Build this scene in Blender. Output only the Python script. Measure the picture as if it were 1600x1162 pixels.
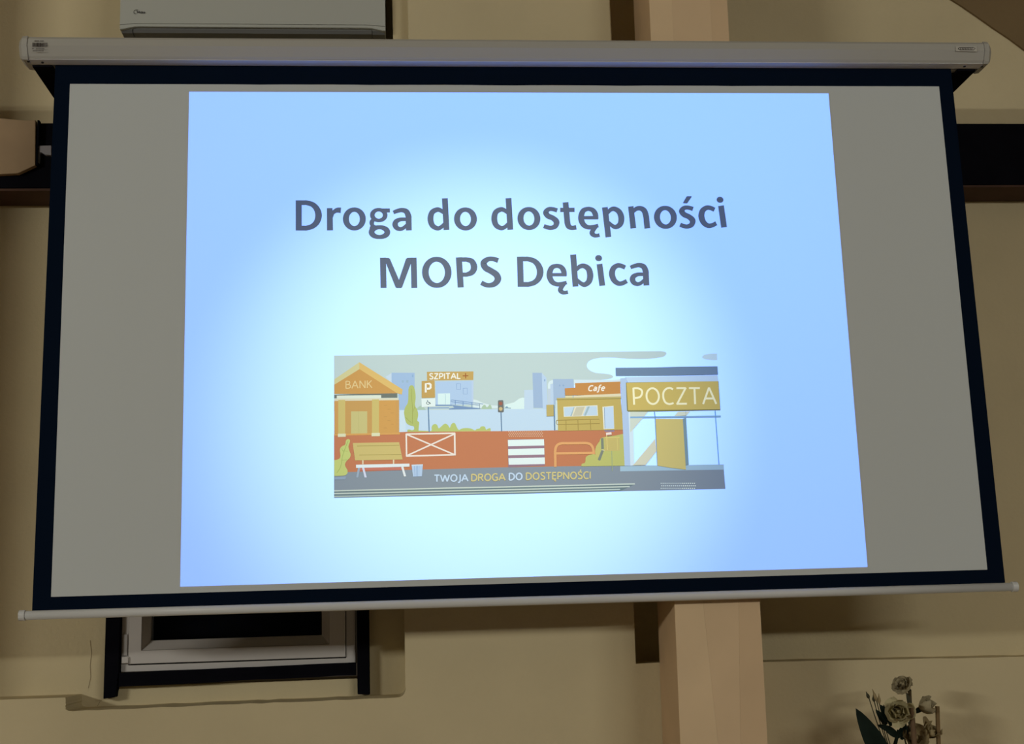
import bpy, bmesh, math, random
from mathutils import Vector, Matrix
from mathutils.geometry import tessellate_polygon
random.seed(7)
C = bpy.context.scene.collection
for o in list(bpy.data.objects): bpy.data.objects.remove(o)

# ------------------------------------------------------------------ camera, world, lights, exposure
ZC = 2.316155                                   # height of the screen's centre above the floor
CAMP = Vector((-0.31397, -3.29610, ZC - 0.766155))
PITCH, YAW, ROLL, FPX = 0.190766, 0.083646, -0.031380, 2000.0
def cam_axes():
    cp, sp, cy, sy = math.cos(PITCH), math.sin(PITCH), math.cos(YAW), math.sin(YAW)
    f = Vector((sy*cp, cy*cp, sp)); r = Vector((cy, -sy, 0)); u = r.cross(f)
    return (math.cos(ROLL)*r + math.sin(ROLL)*u, -math.sin(ROLL)*r + math.cos(ROLL)*u, f)
RX, UX, FX = cam_axes()
cd = bpy.data.cameras.new('camera'); cam = bpy.data.objects.new('camera', cd); C.objects.link(cam)
m3 = Matrix((RX, UX, -FX)).transposed()
cam.matrix_world = Matrix.Translation(CAMP) @ m3.to_4x4()
cd.sensor_fit = 'HORIZONTAL'; cd.sensor_width = 36.0; cd.lens = 36.0*FPX/1600.0
cd.clip_start = 0.05; cd.clip_end = 60
bpy.context.scene.camera = cam

w = bpy.data.worlds.new('hall_ambient'); bpy.context.scene.world = w; w.use_nodes = True
w.node_tree.nodes['Background'].inputs[0].default_value = (1.0, 0.80, 0.58, 1)
w.node_tree.nodes['Background'].inputs[1].default_value = 0.026

def add_light(name, kind, loc, power, color, size, target=None):
    l = bpy.data.lights.new(name, kind); l.energy = power; l.color = color
    l.shadow_soft_size = size
    o = bpy.data.objects.new(name, l); C.objects.link(o); o.location = loc
    if target is not None:
        o.rotation_euler = (Vector(target) - Vector(loc)).to_track_quat('-Z', 'Y').to_euler()
    return o
TUBE = (1.0, 0.98, 0.90)
def tube_lamp(loc, power, length):
    """a ceiling strip light of the hall, behind the camera"""
    o = add_light('strip_lamp', 'AREA', loc, power, TUBE, 0, (0, 0, 2.0))
    o.data.shape = 'RECTANGLE'; o.data.size = length; o.data.size_y = 0.07
    return o
tube_lamp((-5.90, -5.45, 3.05), 118, 1.5)
tube_lamp((3.00, -7.40, 3.20), 43, 1.5)
tube_lamp((4.30, -6.10, 3.00), 43, 1.5)

LENS = Vector((0.20, -3.45, 3.02))              # projector lens, hung from the ceiling
HOT = Vector((-0.12, 0.0, 2.10))                # the lens is brightest along its axis
add_light('projector_beam', 'SPOT', LENS, 1250, (0.0915, 0.257, 1.0), 0.0, HOT).data.spot_size = math.radians(60)
sp = add_light('projector_beam', 'SPOT', LENS, 450, (0.695, 0.885, 1.0), 0.0, HOT).data
HALF = math.radians(12.6)
sp.spot_size = 2*HALF; sp.spot_blend = 1.0
bpy.context.scene.view_settings.view_transform = 'Standard'
bpy.context.scene.view_settings.look = 'None'
bpy.context.scene.view_settings.gamma = 1.0
bpy.context.scene.view_settings.use_curve_mapping = False
bpy.context.scene.view_settings.exposure = 0.0

# ------------------------------------------------------------------ helpers
def at(px, py, Y=0.0):
    """world point on the vertical plane y = Y that a measured spot of the photograph lies on"""
    d = RX*((px-800)/FPX) + UX*((581-py)/FPX) + FX
    t = (Y - CAMP.y)/d.y
    return CAMP + d*t
def lin(c):
    return tuple(((v/255)/12.92 if v/255 <= 0.04045 else ((v/255+0.055)/1.055)**2.4) for v in c)
MATS = {}
def mat(name, col, rough=0.6, spec=0.3, noise=0.0, nscale=8.0, bump=0.0, bscale=60.0, metal=0.0):
    if name in MATS: return MATS[name]
    m = bpy.data.materials.new(name); m.use_nodes = True; nt = m.node_tree
    b = nt.nodes['Principled BSDF']
    b.inputs['Base Color'].default_value = (*col, 1); b.inputs['Roughness'].default_value = rough
    b.inputs['Specular IOR Level'].default_value = spec; b.inputs['Metallic'].default_value = metal
    if noise or bump:
        tc = nt.nodes.new('ShaderNodeTexCoord')
    if noise:
        n = nt.nodes.new('ShaderNodeTexNoise'); n.inputs['Scale'].default_value = nscale; n.inputs['Detail'].default_value = 5
        nt.links.new(tc.outputs['Object'], n.inputs['Vector'])
        r = nt.nodes.new('ShaderNodeMapRange'); r.inputs[1].default_value = 0.3; r.inputs[2].default_value = 0.7
        r.inputs[3].default_value = 1-noise; r.inputs[4].default_value = 1+noise
        nt.links.new(n.outputs[0], r.inputs[0])
        mx = nt.nodes.new('ShaderNodeMix'); mx.data_type = 'RGBA'; mx.blend_type = 'MULTIPLY'; mx.inputs[0].default_value = 1
        mx.inputs[6].default_value = (*col, 1); nt.links.new(r.outputs[0], mx.inputs[7])
        nt.links.new(mx.outputs[2], b.inputs['Base Color'])
    if bump:
        n2 = nt.nodes.new('ShaderNodeTexNoise'); n2.inputs['Scale'].default_value = bscale; n2.inputs['Detail'].default_value = 4
        nt.links.new(tc.outputs['Object'], n2.inputs['Vector'])
        bp = nt.nodes.new('ShaderNodeBump'); bp.inputs['Strength'].default_value = bump; bp.inputs['Distance'].default_value = 0.004
        nt.links.new(n2.outputs[0], bp.inputs['Height']); nt.links.new(bp.outputs[0], b.inputs['Normal'])
    MATS[name] = m
    return m

class MB:
    """collects verts and faces of one mesh"""
    def __init__(s): s.v = []; s.f = []; s.mi = []; s.m = []
    def slot(s, m):
        if m not in s.m: s.m.append(m)
        return s.m.index(m)
    def add(s, vs, fs, m=None):
        b = len(s.v); s.v += [tuple(v) for v in vs]; k = s.slot(m) if m else 0
        for f in fs: s.f.append(tuple(b+i for i in f)); s.mi.append(k)
    def box(s, x0, x1, y0, y1, z0, z1, m=None):
        vs = [(x, y, z) for x in (x0, x1) for y in (y0, y1) for z in (z0, z1)]
        s.add(vs, [(0,1,3,2), (4,6,7,5), (0,4,5,1), (2,3,7,6), (0,2,6,4), (1,5,7,3)], m)
    def prism(s, pts, y0, y1, m=None):
        """outline in x,z extruded along y"""
        n = len(pts); vs = [(x, y0, z) for x, z in pts] + [(x, y1, z) for x, z in pts]
        tri = tessellate_polygon([[Vector((x, z, 0)) for x, z in pts]])
        fs = [tuple(t) for t in tri] + [tuple(n+i for i in reversed(t)) for t in tri]
        fs += [(i, (i+1) % n, n+(i+1) % n, n+i) for i in range(n)]
        s.add(vs, fs, m)
    def prism_x(s, prof, x0, x1, m=None):
        """profile in y,z extruded along x"""
        n = len(prof); vs = [(x0, y, z) for y, z in prof] + [(x1, y, z) for y, z in prof]
        s.add(vs, [tuple(range(n)), tuple(range(2*n-1, n-1, -1))] + [(i, n+i, n+(i+1) % n, (i+1) % n) for i in range(n)], m)
    def tube(s, pts, rad, seg=8, m=None, cap=True):
        pts = [Vector(p) for p in pts]; n = len(pts); rads = rad if isinstance(rad, (list, tuple)) else [rad]*n
        vs = []
        for i, p in enumerate(pts):
            t = (pts[min(i+1, n-1)] - pts[max(i-1, 0)]).normalized()
            a = t.orthogonal().normalized() if i == 0 else (a - t*a.dot(t)).normalized()
            b = t.cross(a)
            vs += [p + (a*math.cos(2*math.pi*k/seg) + b*math.sin(2*math.pi*k/seg))*rads[i] for k in range(seg)]
        fs = [(i*seg+k, i*seg+(k+1) % seg, (i+1)*seg+(k+1) % seg, (i+1)*seg+k) for i in range(n-1) for k in range(seg)]
        if cap: fs += [tuple(reversed(range(seg))), tuple(range((n-1)*seg, n*seg))]
        s.add(vs, fs, m)
    def lathe(s, prof, cx, cy, seg=24, m=None):
        vs = [(cx+r*math.cos(2*math.pi*k/seg), cy+r*math.sin(2*math.pi*k/seg), z) for r, z in prof for k in range(seg)]
        n = len(prof)
        s.add(vs, [(i*seg+k, i*seg+(k+1) % seg, (i+1)*seg+(k+1) % seg, (i+1)*seg+k) for i in range(n-1) for k in range(seg)], m)
    def build(s, name, m=None, parent=None, smooth=False, bevel=0, recalc=True):
        me = bpy.data.meshes.new(name); me.from_pydata(s.v, [], s.f)
        for mm in ([m] if m else s.m): me.materials.append(mm)
        if not m: me.polygons.foreach_set('material_index', s.mi)
        if recalc:
            b = bmesh.new(); b.from_mesh(me); bmesh.ops.recalc_face_normals(b, faces=b.faces); b.to_mesh(me); b.free()
        if smooth: me.polygons.foreach_set('use_smooth', [True]*len(me.polygons))
        me.update()
        o = bpy.data.objects.new(name, me); C.objects.link(o)
        if parent: o.parent = parent; o.matrix_parent_inverse = Matrix.Translation(-parent.location)
        if bevel:
            md = o.modifiers.new('bevel', 'BEVEL'); md.width = bevel; md.segments = 2; md.limit_method = 'ANGLE'
        return o
def empty(name, loc=(0, 0, 0)):
    o = bpy.data.objects.new(name, None); C.objects.link(o); o.location = loc; o.empty_display_size = 0.1
    return o
def tag(o, label=None, cat=None, group=None, kind=None):
    if label: o['label'] = label
    if cat: o['category'] = cat
    if group: o['group'] = group
    if kind: o['kind'] = kind
    return o
def Box(name, x0, x1, y0, y1, z0, z1, m, parent=None, bevel=0):
    b = MB(); b.box(x0, x1, y0, y1, z0, z1); return b.build(name, m, parent, bevel=bevel)

# ------------------------------------------------------------------ materials of the room
WALLC = (0.68, 0.58, 0.362)
M_wall = mat('ochre_plaster', WALLC, 0.85, 0.1, 0.07, 2.2, 0.35, 90)
M_black = mat('black_stained_timber', (0.005, 0.005, 0.008), 0.75, 0.02, 0.2, 10)
M_under = mat('brown_stained_underside', (0.085, 0.045, 0.03), 0.7, 0.15, 0.15, 10)
M_blackfab = mat('black_screen_border_fabric', (0.004, 0.009, 0.021), 0.9, 0.0)
M_screen = mat('matte_white_screen_fabric', (0.62, 0.66, 0.65), 0.9, 0.0)
M_plast = mat('white_painted_metal', (0.46, 0.45, 0.40), 0.36, 0.6)
M_bar = mat('white_bar_metal', (0.68, 0.69, 0.67), 0.4, 0.35)
M_dark = mat('dark_gap', (0.03, 0.03, 0.03), 0.7, 0.1)
M_print = mat('grey_print', (0.05, 0.04, 0.035), 0.7, 0.1)
M_ac = mat('air_conditioner_white_plastic', (0.53, 0.545, 0.49), 0.4, 0.3)
M_acu = mat('air_conditioner_grey_underside', (0.20, 0.20, 0.19), 0.5, 0.2)
M_upvc = mat('white_window_plastic', (0.60, 0.57, 0.54), 0.4, 0.35, 0.06, 4)
M_floor = mat('floor_boards', (0.34, 0.26, 0.18), 0.5, 0.3, 0.2, 3)
M_ceil = mat('ceiling_plaster', (0.5, 0.42, 0.30), 0.9, 0.1, 0.05, 3, 0.3, 60)
M_glass = bpy.data.materials.new('dark_window_glass'); M_glass.use_nodes = True
gb = M_glass.node_tree.nodes['Principled BSDF']
gb.inputs['Base Color'].default_value = (0.9, 0.95, 1, 1); gb.inputs['Roughness'].default_value = 0.03
gb.inputs['Transmission Weight'].default_value = 1.0; gb.inputs['IOR'].default_value = 1.1

def wood_mat():
    m = bpy.data.materials.new('pale_wood_veneer'); m.use_nodes = True; nt = m.node_tree; b = nt.nodes['Principled BSDF']
    tc = nt.nodes.new('ShaderNodeTexCoord'); mp = nt.nodes.new('ShaderNodeMapping')
    mp.inputs['Scale'].default_value = (9, 9, 0.55)
    nt.links.new(tc.outputs['Object'], mp.inputs[0])
    n = nt.nodes.new('ShaderNodeTexNoise'); n.inputs['Scale'].default_value = 2.2; n.inputs['Detail'].default_value = 3
    nt.links.new(mp.outputs[0], n.inputs['Vector'])
    cr = nt.nodes.new('ShaderNodeValToRGB'); e = cr.color_ramp.elements
    e[0].position = 0.35; e[0].color = (0.55, 0.385, 0.235, 1); e[1].position = 0.65; e[1].color = (0.63, 0.455, 0.285, 1)
    nt.links.new(n.outputs[0], cr.inputs[0]); nt.links.new(cr.outputs[0], b.inputs['Base Color'])
    b.inputs['Roughness'].default_value = 0.55; b.inputs['Specular IOR Level'].default_value = 0.25
    return m
M_wood = wood_mat()
M_woodside = mat('pale_wood_side', (0.60, 0.42, 0.245), 0.6, 0.2, 0.08, 4)

# ------------------------------------------------------------------ the room
D1, D2 = 0.27, 0.44                              # fronts of the proud and of the recessed wall
tag(Box('floor', -6, 6, -9, 0.6, -0.1, 0, M_floor), kind='structure')
ceil = tag(Box('ceiling', -6, 6, -9, 0.6, 4.2, 4.3, M_ceil), kind='structure')
# recessed back wall with an opening for the window
WX0, WX1, WZ0, WZ1 = -1.155, -0.432, 1.40, 2.55
b = MB()
b.box(-6, WX0, D2, D2+0.2, 0, 4.2); b.box(WX1, 6, D2, D2+0.2, 0, 4.2)
b.box(WX0, WX1, D2, D2+0.2, 0, WZ0); b.box(WX0, WX1, D2, D2+0.2, WZ1, 4.2)
wall = tag(b.build('wall_back', M_wall), kind='structure')
def jit(a): return random.uniform(-a, a)
# proud lower wall and middle panel, one plaster skin with a notch below the window
out = [(-6, 0), (-6, 1.388)]
out += [(-1.226+0.0, 1.384)] + [(-1.224+jit(.002), 1.378-0.004*k) for k in range(1, 7)] + [(-1.218, 1.350)]
nn = 26
for k in range(nn+1):
    x = -1.205 + k*(-0.352+1.205)/nn; out.append((x, 1.349 + 0.004*k/nn + jit(.0012)))
for k in range(1, 6):
    a = math.pi/2*k/5; out.append((-0.352+0.022*math.sin(a), 1.353+0.022*(1-math.cos(a))))
out += [(-0.332, 2.0), (-0.338, 2.9), (-0.342, 4.2), (0.318, 4.2), (0.306, 2.0), (0.301, 1.42)]
out += [(0.36, 1.421), (0.62, 1.415)]
for k in range(18): out.append((0.66+k*0.05, 1.414-0.0008*k+jit(.0012)))
out += [(6, 1.38), (6, 0)]
b = MB(); b.prism(out, D1, D2+0.004); b.build('plaster_panel', M_wall, wall, bevel=0.004)
b = MB(); b.prism([(-0.297, 2.86), (-0.294, 3.25), (-0.302, 4.2), (0.311, 4.2), (0.311, 2.86)], 0.225, D1+0.004)
b.build('plaster_pilaster', M_wall, wall, bevel=0.004)
# hairline cracks in the plaster beside the window
mcr = mat('crack_line', (0.36, 0.28, 0.17), 0.9, 0.0)
for pts in ([(141, 1000), (143, 1020), (141, 1040), (142, 1058), (138, 1075)], [(152, 1103), (156, 1096), (159, 1094)]):
    b = MB()
    for p, q in zip(pts, pts[1:]):
        P, Q = at(*p, D2-0.0006), at(*q, D2-0.0006); n = Vector((0.0009, 0, 0.0002))
        b.add([P-n, P+n, Q+n, Q-n], [(0, 1, 2, 3)])
    b.build('crack', mcr, wall, recalc=False)
# darker brown sloping band of plaster at the top right, its edge uneven
b = MB(); edge = []
for k in range(25):
    x = 1.20 + k*0.05; edge.append((x, 3.485 - (x-1.469)*0.7696 + jit(.003)))
b.prism(edge + [(2.60, 2.62), (2.60, 4.19), (1.20, 4.19)], D2-0.008, D2+0.004)
b.build('brown_band', mat('brown_band_plaster', (0.215, 0.15, 0.075), 0.9, 0.1, 0.06, 3, 0.4, 60), wall)

# wall timbers
def beam(name, x0, x1, label):
    r = tag(empty(name, ((x0+x1)/2, D2, 2.80)), label, 'beam')
    b = MB(); b.box(x0, x1, 0.30, D2-0.001, 2.806, 3.003); b.build('timber', M_black, r, bevel=0.003)
    b = MB(); b.box(x0, x1, 0.303, D2-0.001, 2.7985, 2.805); b.build('underside_board', M_under, r)
beam('wall_beam', 0.605, 6, 'black stained wall beam running off to the right behind the screen')
beam('wall_beam', -6, -0.345, 'black stained wall beam behind the pale timber block at left')

post = tag(empty('wooden_post', (0.48, 0.15, 0)), 'pale veneered wooden post standing behind the middle of the screen', 'post')
def leaned(x, z): return x + 0.0125*(z-1.3)
b = MB()
xs = [0.365, 0.590]
b.add([(leaned(x, z), y, z) for z in (0, 4.2) for y in (0.034, D1-0.001) for x in xs],
      [(0,1,5,4), (2,6,7,3), (0,4,6,2), (1,3,7,5), (0,2,3,1), (4,5,7,6)])
b.build('shaft', M_woodside, post, bevel=0.002)
# three veneer strips on the post's face, their joints running slightly askew
strips = [((0.365, 0.365), (0.440, 0.462)), ((0.4402, 0.4622), (0.534, 0.520)), ((0.5342, 0.5202), (0.590, 0.590))]
cols = [(0.80, 0.60, 0.365), (0.76, 0.56, 0.34), (0.72, 0.52, 0.31)]
for k, ((t0, b0), (t1, b1)) in enumerate(strips):
    # given at z = 1.58 (top) and z = 1.22 (bottom)
    def X(t, bt, z): return t + (bt-t)*(1.58-z)/0.36
    zs = [0.0, 0.9, 1.22, 1.58, 1.75, 4.2]; vs = []
    for z in zs:
        zz = min(max(z, 0.9), 1.75); L = X(t0, b0, zz) if k else 0.365; R = X(t1, b1, zz) if k < 2 else 0.590
        lean = 0.0125*(z-1.3)
        vs += [(L+lean, 0.030, z), (R+lean, 0.030, z), (L+lean, 0.0338, z), (R+lean, 0.0338, z)]
    fs = []
    for i in range(len(zs)-1):
        a = 4*i; c = 4*(i+1); fs += [(a, a+1, c+1, c), (a+2, c+2, c+3, a+3), (a, c, c+2, a+2), (a+1, a+3, c+3, c+1)]
    fs += [(0, 2, 3, 1), (len(vs)-4, len(vs)-3, len(vs)-1, len(vs)-2)]
    b = MB(); b.add(vs, fs)
    b.build('veneer_strip', mat('veneer_%d' % k, cols[k], 0.55, 0.25, 0.05, 5), post)
shade_post = tag(empty('wooden_post', (-1.85, 0.15, 0)), 'unseen wooden post added at far left to shade the wall', 'post')  # unseen post, placed so it shades the left wall from the lamp
Box('shaft', -1.96, -1.74, 0.03, D1-0.001, 0, 4.2, M_wood, shade_post, bevel=0.002)
# timber block on the left
blk = tag(empty('timber_block', (-1.45, 0.2, 2.80)), 'pale wooden beam end in front of the black beam at left edge', 'beam')
BD = 0.280
M_wood2 = mat('darker_wood', (0.40, 0.285, 0.17), 0.65, 0.15, 0.12, 5)  # beam end in a darker tone than the posts
bp = [(at(px, py, BD).x, at(px, py, BD).z) for px, py in ((55, 258), (55.5, 187), (40, 188), (18, 186), (0, 184.5))]
bq = [(at(px, py, BD).x, at(px, py, BD).z) for px, py in ((0, 272), (28, 270.5))]
b = MB(); b.prism(bp + [(-1.738, bp[-1][1]), (-1.738, bq[0][1])] + bq, BD, 0.2985)
blo = b.build('beam_end', M_wood2, blk, bevel=0.002)
b = MB(); ex = bp[0][0]; b.box(ex+0.0006, ex+0.006, BD+0.001, 0.2985, bp[0][1]+0.001, bp[1][1]-0.001); b.build('end_face', M_black, blk)
clip = tag(empty('cable_clip', tuple(at(70, 234, 0.28))), 'small white plastic clip between the timber block and the screen', 'clip')
b = MB(); CD = 0.286
cq = [(at(px, py, CD).x, at(px, py, CD).z) for px, py in ((60, 227.5), (80, 227), (80, 242), (71, 241.5), (65, 238), (62, 238), (60.5, 254), (57.5, 254))]
b.prism(cq, CD, 0.2995)
b.build('arm', mat('grey_clip_plastic', (0.30, 0.29, 0.31), 0.5, 0.3), clip, bevel=0.001)

# window below the screen
win = tag(empty('window_1', ((WX0+WX1)/2, D2, WZ0)), kind='structure')
def fb(pts):
    b = MB(); b.prism(pts, 0.405, D2-0.0005); return b.build('frame_board', M_black, win, bevel=0.002)
def Z(px, py, d): p = at(px, py, d); return (p.x, p.z)
tl = [Z(165, 960, .405)[0], 2.6]
fb([(-1.157, 2.6), (-1.119, 2.6), (-1.1195, 1.438)] + [(-1.121+jit(.003), 1.432-.006*k) for k in range(6)] + [(-1.127, 1.374), (-1.159, 1.370)])
fb([(-0.4685, 2.6), (-0.4315, 2.6), (-0.4305, 1.356), (-0.4645, 1.358)])
rail = [(-1.1185, 1.4385)] + [(-1.1185+k*0.6495/12, 1.4385+k*0.0065/12+jit(.0006)) for k in range(1, 12)] + [(-0.4690, 1.445), (-0.4688, 1.410)]
rail += [(-0.469-k*0.6495/12, 1.4105-k*0.009/12+jit(.0012)) for k in range(1, 12)] + [(-1.1185, 1.401)]
b = MB(); b.prism(rail, 0.406, D2-0.0005); b.build('frame_board', M_black, win)
def ring(name, xo0, xo1, zo0, zo1, xi0, xi1, zi0, zi1, y0, y1, m, yin=None):
    yin = y0 if yin is None else yin; b = MB()
    O = [(xo0, zo0), (xo1, zo0), (xo1, zo1), (xo0, zo1)]; I = [(xi0, zi0), (xi1, zi0), (xi1, zi1), (xi0, zi1)]
    vs = [(x, y0, z) for x, z in O] + [(x, yin, z) for x, z in I] + [(x, y1, z) for x, z in O] + [(x, y1, z) for x, z in I]
    fs = []
    for i in range(4):
        j = (i+1) % 4
        fs += [(i, j, 4+j, 4+i), (8+i, 12+i, 12+j, 8+j), (i, 8+i, 8+j, j), (4+i, 4+j, 12+j, 12+i)]
    b.add(vs, fs); return b.build(name, m, win, bevel=0.0015)
ring('outer_frame', -1.118, -0.470, 1.44, 2.5, -1.0985, -0.4965, 1.4575, 2.48, 0.425, 0.52, M_upvc)
ring('sash', -1.097, -0.498, 1.461, 2.478, -1.062, -0.543, 1.497, 2.44, 0.418, 0.50, M_upvc)
ring('seal_gap', -1.0984, -0.4966, 1.4577, 2.479, -1.08, -0.51, 1.47, 2.46, 0.452, 0.456, M_dark)
ring('glazing_bead', -1.0615, -0.5435, 1.4975, 2.4395, -1.043, -0.566, 1.523, 2.42, 0.421, 0.49, M_upvc, 0.452)
Box('glass_pane', -1.0425, -0.5665, 0.462, 0.468, 1.5235, 2.4195, M_glass, win)
Box('night_void', -1.06, -0.55, 0.53, 0.55, 1.5, 2.45, mat('night_outside', (0.004, 0.005, 0.009), 0.9, 0.0), win)
p0, p1 = at(190, 1026, .41), at(200, 1036, .41)
Box('hinge_cover', p0.x, p1.x, 0.411, 0.4245, p1.z, p0.z, M_upvc, win, bevel=0.0015)
p0, p1 = at(191, 991, .415), at(198, 1024, .415)
Box('hinge_arm', p0.x, p1.x, 0.419, 0.4245, p1.z, p0.z, mat('hinge_grey', (0.45, 0.43, 0.41), 0.4, 0.4), win, bevel=0.001)

# ------------------------------------------------------------------ air conditioner
ac = tag(empty('air_conditioner', (-0.745, D2, 3.27)), 'white wall air conditioner above the left end of the screen housing', 'air conditioner')
AX0, AX1 = -1.129, -0.361
def lip(x):                                       # lower edge of the cover droops at both ends
    u = min(x-AX0, AX1-x); t = max(0.0, 1-u/0.05); return 3.2760 - 0.0085*(t*t*(3-2*t))
def cover_rows(z0f, prof, name, m):
    n = 40; xs = [AX0 + (AX1-AX0)*(0.5-0.5*math.cos(math.pi*i/n)) for i in range(n+1)]; k = len(prof(xs[0])); vs = []
    for x in xs: vs += [(x, y, z) for y, z in prof(x)]
    fs = [(i*k+j, (i+1)*k+j, (i+1)*k+(j+1) % k, i*k+(j+1) % k) for i in range(n) for j in range(k)]
    fs += [tuple(range(k)), tuple(range(n*k+k-1, n*k-1, -1))]
    b = MB(); b.add(vs, fs); return b.build(name, m, ac)
def gz(x):
    u = min(x-AX0, AX1-x); t = max(0.0, 1-u/0.05); return 3.2845 - 0.004*(t*t*(3-2*t))
cover_rows(None, lambda x: [(0.241, lip(x)+0.001), (0.240, lip(x)+0.004), (0.240, gz(x)), (0.30, gz(x)), (0.30, lip(x)+0.002), (0.245, lip(x))], 'lower_trim', M_ac)
cover_rows(None, lambda x: [(0.2395, gz(x)+0.0012), (0.2385, 3.295), (0.237, 3.45), (0.245, 3.55), (0.27, 3.575), (D2-0.001, 3.575), (D2-0.001, gz(x)+0.0012)], 'front_panel', M_ac)
b = MB(); b.prism_x([(0.252, 3.2735), (0.260, 3.2655), (0.395, 3.2655), (0.405, 3.300), (D2-0.001, 3.325), (D2-0.001, 3.34), (0.252, 3.283)], AX0+0.034, AX1-0.040)
b.build('air_outlet', M_acu, ac)
for x0, x1 in ((AX0+0.002, AX0+0.0325), (AX1-0.0385, AX1-0.002)):
    b = MB(); b.prism_x([(0.25, 3.2705), (0.260, 3.264), (0.395, 3.264), (0.405, 3.299), (D2-0.001, 3.324), (D2-0.001, 3.34), (0.25, 3.283)], x0, x1)
    b.build('end_cap', M_acu, ac)
# ------------------------------------------------------------------ writing engine: strokes swept to flat ribbons
def catmull(P, n=8):
    out = []
    for i in range(len(P)-1):
        p0 = P[max(i-1, 0)]; p1 = P[i]; p2 = P[i+1]; p3 = P[min(i+2, len(P)-1)]
        for k in range(n):
            t = k/n
            out.append(tuple(0.5*(2*b_ + (c-a)*t + (2*a-5*b_+4*c-d)*t*t + (3*b_-a-3*c+d)*t**3) for a, b_, c, d in zip(p0, p1, p2, p3)))
    out.append(tuple(P[-1])); return out
def ribbon(path, closed=False):
    """path of (x, y, width) -> quads in 2D"""
    n = len(path); L = []; R = []
    for i in range(n):
        a = path[(i-1) % n] if closed or i else path[0]; c = path[(i+1) % n] if closed or i < n-1 else path[-1]
        tx, ty = c[0]-a[0], c[1]-a[1]; l = math.hypot(tx, ty) or 1; nx, ny = -ty/l, tx/l
        x, y, w_ = path[i]; L.append((x+nx*w_/2, y+ny*w_/2)); R.append((x-nx*w_/2, y-ny*w_/2))
    q = []
    for i in range(n if closed else n-1):
        j = (i+1) % n; q.append((L[i], L[j], R[j], R[i]))
    return q
def ellipse(cx, cy, rx, ry, ws, wt, n=40):
    return [(cx+rx*math.cos(2*math.pi*k/n), cy+ry*math.sin(2*math.pi*k/n), wt+(ws-wt)*abs(math.cos(2*math.pi*k/n))**1.5) for k in range(n)]
class Flat:
    """flat print on the plane y = Y, drawn from spots measured on the photograph"""
    def __init__(s, Y): s.b = MB(); s.Y = Y
    def poly(s, pts, m):
        tri = tessellate_polygon([[Vector((x, y, 0)) for x, y in pts]])
        s.b.add([at(x, y, s.Y) for x, y in pts], [tuple(t) for t in tri], m)
    def quads(s, q, m):
        s.Y -= 0.000002
        for f in q: s.b.add([at(x, y, s.Y) for x, y in f], [(0, 1, 2, 3)], m)
    def line(s, pts, w_, m, smooth=False):
        P = [(x, y, w_) for x, y in pts]; s.quads(ribbon(catmull(P) if smooth else P), m)
    def build(s, name, parent):
        return s.b.build(name, None, parent, recalc=False)

# ------------------------------------------------------------------ projection screen
scr = tag(empty('projection_screen', (0, 0, 1.6)), 'pull-down white projection screen with black border and white housing', 'projection screen')
W2, HT, HB = 1.2, ZC+0.67633, ZC-0.67633
BX = 1.243
fab = Box('white_fabric', -W2, W2, 0.0, 0.0012, HB, HT, M_screen, scr)
def border(pts):
    b = MB(); b.prism(pts, -0.0001, 0.0012); return b.build('black_border', M_blackfab, scr)
BXT, BXB = 1.240, 1.2445
bt, bb = 3.06, 1.600
border([(-BXT, bt), (BXT, bt), (BXT, HT+.0001)] + [(W2*(1-2*k/24), HT+0.0001+0.0012*math.sin(k*1.9)*math.sin(math.pi*k/24)) for k in range(25)] + [(-BXT, HT+.0001)])
border([(-BXB, bb), (BXB, bb), (BXB, HB-.0001), (-BXB, HB-.0001)])
border([(-BXB, HB-.0001), (-W2-.0001, HB-.0001), (-W2-.0001, HT), (-BXT, HT)])
border([(BXB, HB-.0001), (W2+.0001, HB-.0001), (W2+.0001, HT), (BXT, HT)])
# housing: faceted front, flat bottom
prof = [(0.026, 3.104), (-0.046, 3.104), (-0.0515, 3.097), (-0.054, 3.0775), (-0.0410, 3.0530), (-0.036, 3.0475), (-0.004, 3.0455), (-0.004, 3.052), (0.006, 3.052), (0.006, 3.0455), (0.026, 3.0455)]
b = MB(); b.prism_x(prof, -1.300, 1.318); b.build('housing', M_plast, scr)
M_strip = mat('bounce_lightened_underside', (0.78, 0.78, 0.76), 0.4, 0.5)  # lighter colour stands in for the slide's light bounced onto the underside
b = MB(); b.prism_x([(-0.0362, 3.0469), (-0.0042, 3.0454), (-0.0042, 3.0444), (-0.0360, 3.0456)], -1.2995, 1.3175); b.build('bounce_light_strip', M_strip, scr)
cprof = [(0.028, 3.107), (-0.047, 3.107), (-0.054, 3.098), (-0.0565, 3.0775), (-0.0430, 3.0505), (-0.037, 3.0440), (0.028, 3.0435)]
for s, xa, xb in ((-1, -1.3005, -1.324), (1, 1.3185, 1.342)):
    b = MB(); n = len(cprof); vs = []
    for x, k in ((xa, 1.0), (xa+(xb-xa)*0.6, 0.97), (xb, 0.72)):
        vs += [(x, -0.008+(y+0.008)*k, 3.076+(z-3.076)*k) for y, z in cprof]
    fs = [(r*n+i, r*n+(i+1) % n, (r+1)*n+(i+1) % n, (r+1)*n+i) for r in range(2) for i in range(n)] + [tuple(range(n)), tuple(range(2*n, 3*n))]
    b.add(vs, fs); b.build('end_cap', M_plast, scr)
for x, yy in ((-1.303, -0.026), (-1.268, -0.020), (1.271, -0.020), (1.322, -0.02)):
    b = MB(); b.tube([(x, yy, 3.0452), (x, yy, 3.0425)], 0.0035, 10); b.build('screw', M_dark, scr)
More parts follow.
